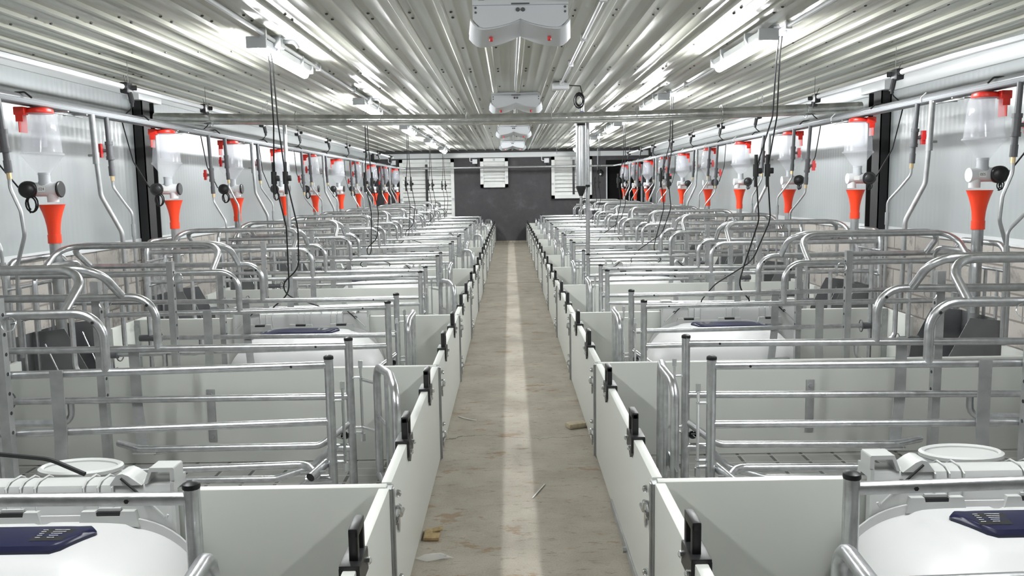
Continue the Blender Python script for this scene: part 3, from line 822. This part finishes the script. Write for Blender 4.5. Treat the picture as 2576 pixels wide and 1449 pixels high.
# ------------------------------------------------------------------ water drops
def drop(sg, y, kind, i, label):
    x = FXL[sg]-sg*.05
    o = empty('water_drop', (x, y, 0), label, 'water pipe', 'water drop pipes from the feed line')
    q = -sg
    if kind == 'plain':
        m = MB(); m.tube([(0, 0, 2.0), (0, .02, 1.70)], .021, 10); m.tube([(0, .02, 1.74), (0, .02, 1.66)], .023, 10); m.tube([(0, .015, 1.72), (-q*.05, .015, 1.72)], .008, 6); m.build('upper_pipe', ZINC, o)
        m = MB(); m.tube([(0, .02, 1.70), (q*.01, .03, 1.44), (q*.13, .05, 1.18), (q*.14, .05, .55)], .0165, 9, .12); m.build('lower_pipe', ZINC, o)
        return o
    lean = random.uniform(.0, .1) if i else .02
    zv = (1.76 if kind == 'hi' else 1.62); zb = zv-.17
    def pt(z): return (q*.03*(2-z), lean*(2-z), z)
    m = MB(); m.tube([pt(2.0), pt(zb)], .0175, 10); m.tube([pt(zb+.06), pt(zb-.01)], .021, 10); m.build('upper_pipe', PVCG, o)
    v = MB(); v.tube([pt(zv+.05), pt(zv-.05)], .024, 10); v.tube([pt(zv+.065), pt(zv+.04)], .028, 10); v.tube([pt(zv-.04), pt(zv-.065)], .028, 10)
    p0 = Vector(pt(zv)); v.tube([p0, p0+Vector((sg*.045, -.02, 0))], .012, 8); vo = v.build('valve', PVCG, o)
    v = MB(); c = p0+Vector((sg*.052, -.024, 0)); v.obox(c, (.011, -.005, 0), (0, .015, 0), (0, 0, .048)); v.obox(c, (.015, -.006, 0), (0, .022, 0), (0, 0, .020)); v.build('valve_handle', RED, vo)
    m = MB(); m.tube([pt(zb-.005), pt(zb-.045)], .014, 8); m.build('brass_fitting', BRASS, o)
    if kind == 'hi' and i == 1:
        a = Vector(pt(zb-.03)); m = MB(); m.tube([a, a+Vector((0, 0, -.07)), a+Vector((q*.05, .0, -.20)), a+Vector((q*.06, .0, -.34)), a+Vector((-q*.0, .0, -.52)), a+Vector((-q*.015, .0, -.80)), (a.x-q*.015, a.y, .50)], .0115, 8, .12); m.build('flexible_tube', ZINC, o)
        return o
    a = Vector(pt(zb-.03)); dx = q*random.uniform(.10, .15); dy = random.uniform(-.06, .1)
    m = MB(); m.tube([a, a+Vector((0, 0, -.06)), a+Vector((dx*.5, dy*.5, -.16)), a+Vector((dx, dy, -.25)), a+Vector((dx, dy, -.34))], .0095, 8, .08); m.build('flexible_tube', ZINC, o)
    e = a+Vector((dx, dy, -.33))
    m = MB(); m.tube([e, e+Vector((0, 0, -.09))], .016, 8); m.tube([e, (e.x, e.y, .55)], .0115, 8); m.build('lower_pipe', ZINC, o)
    return o
for sg in (-1, 1):
    i = 0
    for k in range(1, 12):
        for j, (dy, kind) in enumerate(((-.27, 'plain'), (-.06, 'hi')) if k % 2 == 0 else ((.18, 'lo'), (.46 if k == 1 else .64, 'hi'))):
            if P(sg, k)+dy > ENDY-.7: continue
            what = {'plain': 'plain steel drop pipe', 'hi': 'grey drop pipe with a high red valve', 'lo': 'grey drop pipe with a low red valve'}[kind]
            drop(sg, P(sg, k)+dy-(.08 if sg > 0 and k % 2 == 0 else 0), kind, i, '%s behind the %s pen, %s row' % (what, penname(k-1), SIDE[sg])); i += 1

# ------------------------------------------------------------------ wall conduits, tees and motor cables
for sg in (-1, 1):
    x = FXL[sg]+sg*.04; z = 2.275
    m = MB(); pts = []
    for i in range(28):
        pts.append((x+random.uniform(-.006, .006), -2.2+i*(ENDY+1.4)/27, z+random.uniform(-.006, .006)))
    m.tube(pts, .021, 8); tag(m.build('wall_conduit', PVCW), 'long white conduit hung above the %s feed line' % SIDE[sg], 'conduit', 'white conduits above the feed lines')
    for k in range(1, 11):
        y = feeder_y(sg, k)-.58
        if y > ENDY-.25: continue
        o = empty('cable_tee', (x, y, z), 'black cable tee on the conduit above the %s feed line, before the %s hopper' % (SIDE[sg], ORD[k-1]), 'junction', 'black junction tees on the hung conduits')
        m = MB(); m.box((-.03, -.06, -.05), (.03, .045, .035), bev=.012); m.tube([(0, -.08, 0), (0, .07, 0)], .028, 8); m.tube([(-sg*.02, 0, -.04), (-sg*.035, 0, -.12)], .020, 8); m.tube([(0, .03, .02), (.0, .03, .205)], .002, 4); m.tube([(-sg*.02, .03, 0), (-sg*.055, .05, .0)], .02, 8); m.tube([(0, -.02, .03), (.01, -.06, .085)], .003, 5)
        m.build('tee_body', BLACK, o)
        xe = FXL[sg]-x
        ye = feeder_y(sg, k)-y
        m = MB(); m.tube([(-sg*.035, 0, -.11), (-sg*.03, 0, -.16), (sg*.06, .0, -.235), (sg*.065, .04, -.30), (sg*.105, ye*.45, -.56), (xe+sg*.145, ye*.93, -.775)], .0052, 6, .15); m.tube([(-sg*.035, 0, -.11), (-sg*.033, 0, -.15)], .013, 8)
        m.build('drop_cable', RUBBER, o)

# ------------------------------------------------------------------ ceiling lights
LY = [1.45, 5.5, 9.15, 12.95, 16.6, 19.9]
def light(sg):
    o = empty('ceiling_light', (0, 0, 0), None, 'lamp', 'lit tube lamps under the ceiling')
    m = MB(); m.box((-.046, 0, CZ-.095), (.046, 1.27, CZ-.05), bev=.006); m.box((-.065, -.03, CZ-.12), (.065, .0, CZ-.045), bev=.006); m.box((-.064, 1.25, CZ-.11), (.064, 1.28, CZ-.045), bev=.006); m.build('housing', WHITE, o)
    m = MB(); m.lathe([(.0, .01), (.033, .022), (.033, 1.24), (.0, 1.262)], (0, 0, CZ-.115), 16, 0, d=(0, 1, 0)); m.build('lit_tube', LAMP, o)
    for y in (.3, .95):
        m = MB(); m.box((-.066, y-.012, CZ-.10), (.066, y+.012, CZ-.02)); m.build('mounting_clip', GREYP, o)
    return o
LX = {-1: -1.60, 1: 1.67}
for sg in (-1, 1):
    pr = None
    for i, y in enumerate(LY):
        loc = (LX[sg], y, 0)
        if pr is None: o = pr = light(sg); o.location = loc
        else: o = copy_tree(pr, loc)
        tag(o, '%s lit tube lamp along the ceiling over the %s row, counted from the camera' % (ORD[i], SIDE[sg]))
        if i:
            m = MB(); m.box((-.045, -.05, -.075), (.045, .05, 0), bev=.005); m.tube([(-sg*.045, .02, -.03), (-sg*.12, .02, -.03), (-sg*.13, .06, -.06)], .014, 6, .03); m.box((-.052, -.055, -.006), (.052, .055, .0))
            bo = m.build('junction_box', GREYP, None, (LX[sg]+(.05 if sg < 0 else .12), y+(.26 if sg < 0 else .17), CZ-.0)); tag(bo, 'grey junction box beside the %s lamp over the %s row' % (ORD[i], SIDE[sg]), 'junction box', 'grey boxes beside the lamps')
    m = MB(); xx = LX[sg]+(.05 if sg < 0 else .12)
    m.tube([(xx, -2.0, CZ-.035), (xx, ENDY-.3, CZ-.035)], .013, 8)
    for i in range(14): m.box((xx-.02, .8+i*1.55, CZ-.055), (xx+.02, .83+i*1.55, CZ))
    tag(m.build('ceiling_conduit', PVCW), 'white conduit on the ceiling feeding the lamps over the %s row' % SIDE[sg], 'conduit', 'white conduits on the ceiling')
m = MB(); m.tube([(.52, -2, CZ-.03), (.52, 8.4, CZ-.03)], .013, 8); m.tube([(.53, 8.45, CZ-.03), (.50, 9.8, CZ-.03), (.50, ENDY-.6, CZ-.03)], .012, 8)
for i in range(6): m.box((.50, 2.2+i*1.2, CZ-.05), (.54, 2.23+i*1.2, CZ))
tag(m.build('ceiling_conduit', PVCW), 'white conduit on the ceiling beside the air inlets', 'conduit')
m = MB(); m.box((.44, 8.34, CZ-.075), (.60, 8.48, CZ-.01), bev=.006)
tag(m.build('junction_box', PVCW), 'white junction box on the ceiling above the coiled black cable', 'junction box')

# lamp cables hanging to the nests
def hang(sg, i, k, conn=True, swing=0.):
    x0 = LX[sg]+.02+(.09 if sg > 0 else 0); y0 = LY[i]+.12
    if k == 0: return
    x1 = sg*1.62; y1 = P(sg, k)-.05
    o = empty('hanging_cable', (x0, y0, 0), 'black twin cable with plugs hanging from the %s lamp over the %s row' % (ORD[i], SIDE[sg]), 'cable', 'black cables hanging from the lamps')
    dx, dy = x1-x0, y1-y0
    a = [(0, 0, CZ-.07), (.005, .05, 2.3), (sg*-.0, dy*.2, 1.9), (dx*.4-.02, dy*.35, 1.55), (dx*.4+.03, dy*.5, 1.2), (dx*.7+.01, dy*.75, .86), (dx+.02, dy-.12, .72), (dx+sg*.13, dy-.06, .60), (dx+sg*.1, dy-.02, .566)]
    b = [(.02, 0, CZ-.07), (.025, .05, 2.3), (.03, dy*.2, 1.9), (dx*.4+.06, dy*.35, 1.55), (dx*.4+.11, dy*.5, 1.2), (dx*.7+.08, dy*.8, .90), (dx-.12, dy-.0, .72), (dx-sg*.22, dy+.0, .60), (dx-sg*.2, dy+.05, .566)]
    for pts in (a, b):
        m = MB(); m.tube(pts, .0052, 6, .2); m.build('cable', RUBBER, o)
        if conn:
            p = Vector(pts[3]); m = MB(); m.tube([p+Vector((0, 0, .10)), p+Vector((0, 0, .03))], .012, 8); m.tube([p+Vector((0, 0, .035)), p+Vector((0, 0, -.05))], .02, 8); m.tube([p+Vector((0, 0, -.05)), p+Vector((0, 0, -.12))], .012, 8); m.box(tuple(p+Vector((.0, -.015, -.03))), tuple(p+Vector((.04, .015, .01))), bev=.006); m.build('plug', BLACK, o)
for sg in (-1, 1):
    hang(sg, 1, 2); hang(sg, 2, 4); hang(sg, 3, 6); hang(sg, 4, 8); hang(sg, 5, 10)
m = MB(); m.tube([(-2.12, 2.62, 1.1), (-2.03, 2.62, .80), (-1.92, 2.62, .66), (-1.72, 2.62, .625), (-1.50, 2.62, .60), (-1.38, 2.60, .555)], .0075, 8, .2)
tag(m.build('lamp_cable', RUBBER), 'thick black cable curving down into the first nest hood of the left row', 'cable')

# ------------------------------------------------------------------ ceiling air inlets
def inlet():
    o = empty('ceiling_inlet', (0, 0, 0), None, 'air inlet', 'white air inlets along the ceiling centre')
    n = 14
    def arcs(w, zb, cus):
        pts = []
        for h in (-1, 1):
            for i in range(n+1):
                t = i/n
                x = -w+w*t if h < 0 else w*t
                uu = (t if h < 0 else 1-t)   # 0 outer .. 1 centre
                z = zb+(cus)*max(0, (uu-.15)/.85)**2.0+(.05)*max(0, (.25-uu)/.25)**2
                pts.append((x, z))
        return pts
    a = arcs(.262, CZ-.158, .048)
    m = MB(); poly = a+[(.262, CZ-.02), (-.262, CZ-.02)]
    m.prism(poly, 0, .022, 'y')
    m.box((-.262, -.025, CZ-.035), (.262, .40, CZ-.0)); m.box((-.262, -.025, CZ-.04), (.262, 0, CZ-.028)); m.build('front_plate', WHITE, o)
    m = MB(); b = arcs(.275, CZ-.165, .050); b2 = arcs(.300, CZ-.205, .062)
    nn = len(b)
    vs = [(x, .018, z) for x, z in b]+[(x, .36, z) for x, z in b2]+[(x, .018, z+.012) for x, z in b]+[(x, .36, z+.03) for x, z in b2]
    fs = [(i, i+1, nn+i+1, nn+i) for i in range(nn-1)]+[(2*nn+i, 3*nn+i, 3*nn+i+1, 2*nn+i+1) for i in range(nn-1)]
    fs += [(i+nn, i+nn+1, 3*nn+i+1, 3*nn+i) for i in range(nn-1)]+[(i, 2*nn+i, 2*nn+i+1, i+1) for i in range(nn-1)]
    m._add(vs, fs, 0, True)
    m.build('curved_flap', WHITE, o)
    m = MB(); m.prism([(.0, CZ-.03), (.02, CZ-.11), (.36, CZ-.14), (.38, CZ-.03)], -.25, -.24, 'x'); m.prism([(.0, CZ-.03), (.02, CZ-.11), (.36, CZ-.14), (.38, CZ-.03)], .24, .25, 'x'); m.box((-.24, .35, CZ-.14), (.24, .36, CZ-.03)); m.build('side_plate', WHITE, o)
    for e in (-1, 1):
        m = MB(); m.lathe([(.011, 0), (.011, -.02), (.006, -.024)], (e*.165, .17, CZ-.178), 8, 0); m.build('red_knob', RED, o)
    m = MB(); m.lathe([(.012, 0), (.010, .01)], (-.014, 0, CZ-.062), 8, d=(0, -1, 0)); m.lathe([(.012, 0), (.010, .01)], (.014, 0, CZ-.062), 8, d=(0, -1, 0)); m.tube([(-.05, -.027, CZ-.036), (.05, -.027, CZ-.036)], .004, 5)
    for e in (-1, 1):
        for z in (CZ-.05, CZ-.075): m.lathe([(.007, 0), (.006, .006)], (e*.245, 0, z), 6, d=(0, -1, 0))
    m.build('screw', SCREW, o)
    m = MB(); m.tube([(0, .2, CZ-.03), (0, .2, CZ-.03), (0, 4.0, CZ-.03)], .010, 8); m.build('pull_rod', ZINC, o)
    return o
pr = None
for i, y in enumerate((4.72, 9.2, 13.8, 18.4)):
    if pr is None: o = pr = inlet(); o.location = (.075, y, 0)
    else: o = copy_tree(pr, (.085, y, 0))
    tag(o, '%s white double-curved air inlet on the ceiling, counted from the camera' % ORD[i])

# ------------------------------------------------------------------ cross duct, poles, hanging tube
o = empty('cross_duct', (0, 8.3, 2.16), 'foil-wrapped pipe spanning the barn between the two dark columns', 'pipe')
m = MB(); pts = [(-3.45+i*.345, 0, .02-.06*math.sin(PI*i/20)) for i in range(21)]; m.tube(pts, .054, 12); m.build('wrapped_pipe', SILVER, o)
m = MB(); m.tube([(p[0], -.05, p[2]-.035) for p in pts], .016, 8); m.build('lower_tube', SILVER, o)
for i in range(8):
    m = MB(); x = -2.9+i*.83; m.tube([(x+.0, .066*math.cos(t), .005+.066*math.sin(t)-.01) for t in [2*PI*j/12 for j in range(12)]], .004, 5, closed=True); m.build('wire_tie', ZINC, o)
def pole(x, y, z0, z1, label):
    o = empty('support_pole', (x, y, z0), label, 'pole')
    m = MB(); m.tube([(0, 0, 0), (0, 0, z1-z0)], .021, 12); m.build('shaft', GALV, o)
    m = MB(); m.box((-.03, -.03, z1-z0-.03), (.03, .03, z1-z0+.05), bev=.006); m.build('pole_cap', BLACK, o)
    return o
pole(-2.30, P(-1, 3)+.77, .991, 2.17, 'thin steel pole with black cap below the foil pipe, beside hanging black cables')
pole(.80, P(1, 3)+.63, .772, 2.15, 'thin steel pole with black cap beside the shiny hanging tube')
o = empty('hanging_tube', (.725, P(1, 3)+.55, 0), 'shiny metal tube with brass tap hanging beside the thin pole', 'tube')
m = MB(); m.lathe([(.0485, 1.45), (.0485, 2.07)], (0, 0, 0), 20); m.build('tube_body', CHROME, o)
m = MB(); m.lathe([(.051, 2.06), (.051, 2.085), (.03, 2.10)], (0, 0, 0), 16); m.build('upper_cap', BLACK, o)
m = MB(); m.lathe([(.02, 1.36), (.05, 1.44), (.05, 1.46)], (0, 0, 0), 16); m.tube([(.0, 0, 1.46), (.09, .03, 1.46)], .012, 8); m.build('lower_cap', BLACK, o)
m = MB(); m.tube([(0, 0, 1.38), (0, 0, 1.22)], .014, 8); m.tube([(-.05, 0, 1.27), (.02, 0, 1.27)], .014, 8); m.build('tap', ZINC, o)
m = MB(); m.tube([(.0, 0, 2.09), (0.02, 0, 2.2)], .022, 8); m.build('blue_clip', BLUE, o)
m = MB(); m.tube([(.02, 0, 2.18), (.02, 0, 2.36)], .014, 8); m.build('hanger_rod', PVCW, o)
m = MB()
pts = []
for i in range(70):
    t = i/69*2*PI*5; r = .052+.012*math.sin(t*.37); pts.append((.68+r*math.cos(t)*.8, 8.12+.02*math.sin(t*.6), 2.27+r*1.15*math.sin(t)))
m.tube([(.60, 8.36, 2.44), (.70, 8.25, 2.42), (.71, 8.15, 2.34)]+pts, .005, 6)
tag(m.build('coiled_cable', RUBBER), 'coiled black cable hanging below the white ceiling box', 'cable')
# chains
for (x, y, z0, z1, w) in ((-2.55, 9.0, 2.16, 2.46, 'foil pipe near the left wall'), (2.72, 9.1, 2.2, 2.46, 'foil pipe near the right wall'), (.86, 15.2, 2.05, 2.46, 'ceiling beyond the hanging tube')):
    m = MB(); nl = int((z1-z0)/.03)
    for i in range(nl):
        zz_ = z0+.015+i*.03; a_ = i % 2
        m.tube([(x+(.009*math.cos(t) if a_ else 0), y+(0 if a_ else .009*math.cos(t)), zz_+.02*math.sin(t)) for t in [2*PI*j/8 for j in range(8)]], .0028, 4, closed=True)
    tag(m.build('chain', CHROME), 'short thin chain hanging at the '+w, 'chain')

# ------------------------------------------------------------------ end wall equipment
def shutter(x0, x1, z0, z1, label, bar, nl):
    o = empty('shutter_fan', ((x0+x1)/2, ENDY-.05, z0), label, 'shutter', 'white louvered shutters on the end wall')
    w = (x1-x0)/2; h = z1-z0
    m = MB(); t = .085
    m.box((-w, -.03, 0), (w, .05, t)); m.box((-w, -.03, h-t), (w, .05, h)); m.box((-w, -.03, 0), (-w+t, .05, h)); m.box((w-t, -.03, 0), (w, .05, h))
    m.build('frame', LOUV, o)
    m = MB()
    for i in range(nl):
        z = t+(h-2*t)*i/nl; dz = (h-2*t)/nl
        m._add([(-w+t, .03, z+dz), (w-t, .03, z+dz), (w-t, -.015, z+.008), (-w+t, -.015, z+.008), (w-t, -.010, z-.004), (-w+t, -.010, z-.004)], [(0, 1, 2, 3), (3, 2, 4, 5)])
    m.box((-w+t, .035, t), (w-t, .05, h-t)); m.build('louvers', LOUV, o)
    if bar is not None:
        m = MB(); m.box((bar-.03, -.05, h*.10), (bar+.03, -.03, h*.92)); m.build('link_bar', BLACK, o)
    m = MB()
    for px, pz in ((0, h-.04), (-w+.03, h*.35), (w-.03, h*.35)): m.box((px-.03, -.045, pz-.03), (px+.03, -.03, pz+.03))
    m.build('bracket', GREYP, o)
shutter(-2.92, -1.47, .62, 2.245, 'largest white louvered shutter on the dark end wall', 0., 13)
shutter(-.77, -.03, 1.48, 2.25, 'smallest white louvered shutter at the middle of the dark end wall', None, 7)
shutter(1.125, 2.2, 1.16, 2.265, 'white louvered shutter behind the shiny hanging tube', .05, 9)
for i, (x, w) in enumerate(((-3.08, 'largest shutter'), (-.91, 'smallest shutter'), (1.00, 'shutter behind the hanging tube'))):
    o = empty('switch_box', (x, ENDY-.04, 2.17), 'small white switch box on the end wall beside the '+w, 'switch box', 'switch boxes on the end wall')
    m = MB(); m.box((-.065, -.03, -.06), (.065, .04, .06), bev=.006); m.build('box', PVCW, o)
    m = MB(); m.tube([(-.065, .02, .0), (-.13, .02, .0), (-.13, .02, .22)], .014, 6, .03); m.build('conduit', PVCW, o)
    m = MB(); m.tube([(.02, 0, -.06), (.03, -.02, -.14), (.055, -.02, -.16), (.065, 0, -.12)], .016, 6, .03); m.build('cable', BLACK, o)
o = empty('wall_horn', (2.42, ENDY-.02, 1.85), 'dark round lamp on the end wall beside the doorway', 'wall lamp')
m = MB(); m.lathe([(.05, 0), (.075, .03), (.07, .10), (.04, .13)], (0, 0, 0), 12, d=(0, -1, -.2)); m.build('housing', BLACK, o)
m = MB(); m.tube([(-.06, 0, .62), (-.06, 0, .05)], .014, 6); m.build('conduit', GREYP, o)
m = MB(); m.lathe([(.03, 0), (.028, .02)], (.0, -.1, -.06), 10, d=(0, -1, -.4)); m.build('lens', PVCW, o)
for x, z, w, t in ((-2.55, 2.255+.05, .35, 'largest shutter'), (2.75, 2.30, .30, 'doorway')):
    m = MB(); m.box((x-w/2, ENDY-.008, z-.02), (x+w/2, ENDY, z+.02))
    tag(m.build('name_plate', GREYP), 'thin pale name plate high on the end wall above the '+t, 'sign')

# ------------------------------------------------------------------ litter on the aisle
m = MB(); m.box((-.035, -.05, 0), (.03, .05, .014), bev=.003); m.obox((.02, .03, .018), (.02, .004, .003), (0, .02, 0), (0, 0, .002)); o = m.build('wrapper', BROWNP, None, (-.345, 3.36, .001)); tag(o, 'small crumpled brown wrapper on the aisle floor near the left gates', 'wrapper')
o = empty('plastic_bag', (-.325, 3.14, .002), 'small clear plastic bag holding a metal piece on the aisle floor', 'bag')
m = MB(); m._add([(-.07, 0, .003), (-.02, -.03, .004), (.05, -.02, .012), (.085, 0, .004), (.03, .035, .010), (-.03, .03, .008), (0, 0, .02)], [(0, 1, 6), (1, 2, 6), (2, 3, 6), (3, 4, 6), (4, 5, 6), (5, 0, 6)]); m.build('film', FILM, o)
m = MB(); m.tube([(.02, .005, .010), (.055, -.005, .012)], .006, 6); m.build('metal_piece', CHROME, o)
m = MB(); m.box((-.06, -.03, 0), (.06, .04, .03), bev=.008); o = m.build('scrap', PAPERS, None, (.385, 4.93, .001)); o.rotation_euler = (0, 0, .4); tag(o, 'pale folded scrap lying against the right gates', 'scrap')
m = MB(); m.tube([(-.05, .06, .004), (-.01, .01, .005), (.04, -.03, .004), (.07, -.04, .004)], .003, 5, .05); o = m.build('straw_piece', STICK, None, (-.30, 5.15, 0)); tag(o, 'curved pale strip on the aisle near the left gates', 'strip')
m = MB(); m.tube([(-.035, -.09, .004), (.03, .09, .004)], .0028, 5); o = m.build('straw_piece', STICK, None, (.12, 3.86, 0)); tag(o, 'straight pale strip on the aisle beside the bright floor stripe', 'strip')

# ------------------------------------------------------------------ camera
f, pitch, yaw, roll, H = 2100.5343, .11866, .00121, .01562, 1.4459
cy, sy, cp, sp, cr, sr = math.cos(yaw), math.sin(yaw), math.cos(pitch), math.sin(pitch), math.cos(roll), math.sin(roll)
x0 = Vector((cy, -sy, 0)); y0 = Vector((sy, cy, 0)); zz0 = Vector((0, 0, 1))
fw = y0*cp-zz0*sp; u0 = y0*sp+zz0*cp
rt = x0*cr-u0*sr; up = x0*sr+u0*cr
cam = bpy.data.cameras.new('camera'); cam.sensor_fit = 'HORIZONTAL'; cam.sensor_width = 36; cam.lens = f*36/2576; cam.clip_end = 100; cam.clip_start = .05
co = bpy.data.objects.new('camera', cam); COL.objects.link(co)
M = Matrix(((rt.x, up.x, -fw.x, 0), (rt.y, up.y, -fw.y, 0), (rt.z, up.z, -fw.z, H), (0, 0, 0, 1)))
co.matrix_world = M
SC.camera = co

SC.cycles.max_bounces = 8
w = bpy.data.worlds.new('world'); SC.world = w; w.use_nodes = True
w.node_tree.nodes['Background'].inputs['Color'].default_value = (.9, .95, 1, 1); w.node_tree.nodes['Background'].inputs['Strength'].default_value = .02
vs = SC.view_settings; vs.view_transform = 'Standard'; vs.look = 'None'; vs.gamma = 1; vs.use_curve_mapping = False; vs.exposure = .74
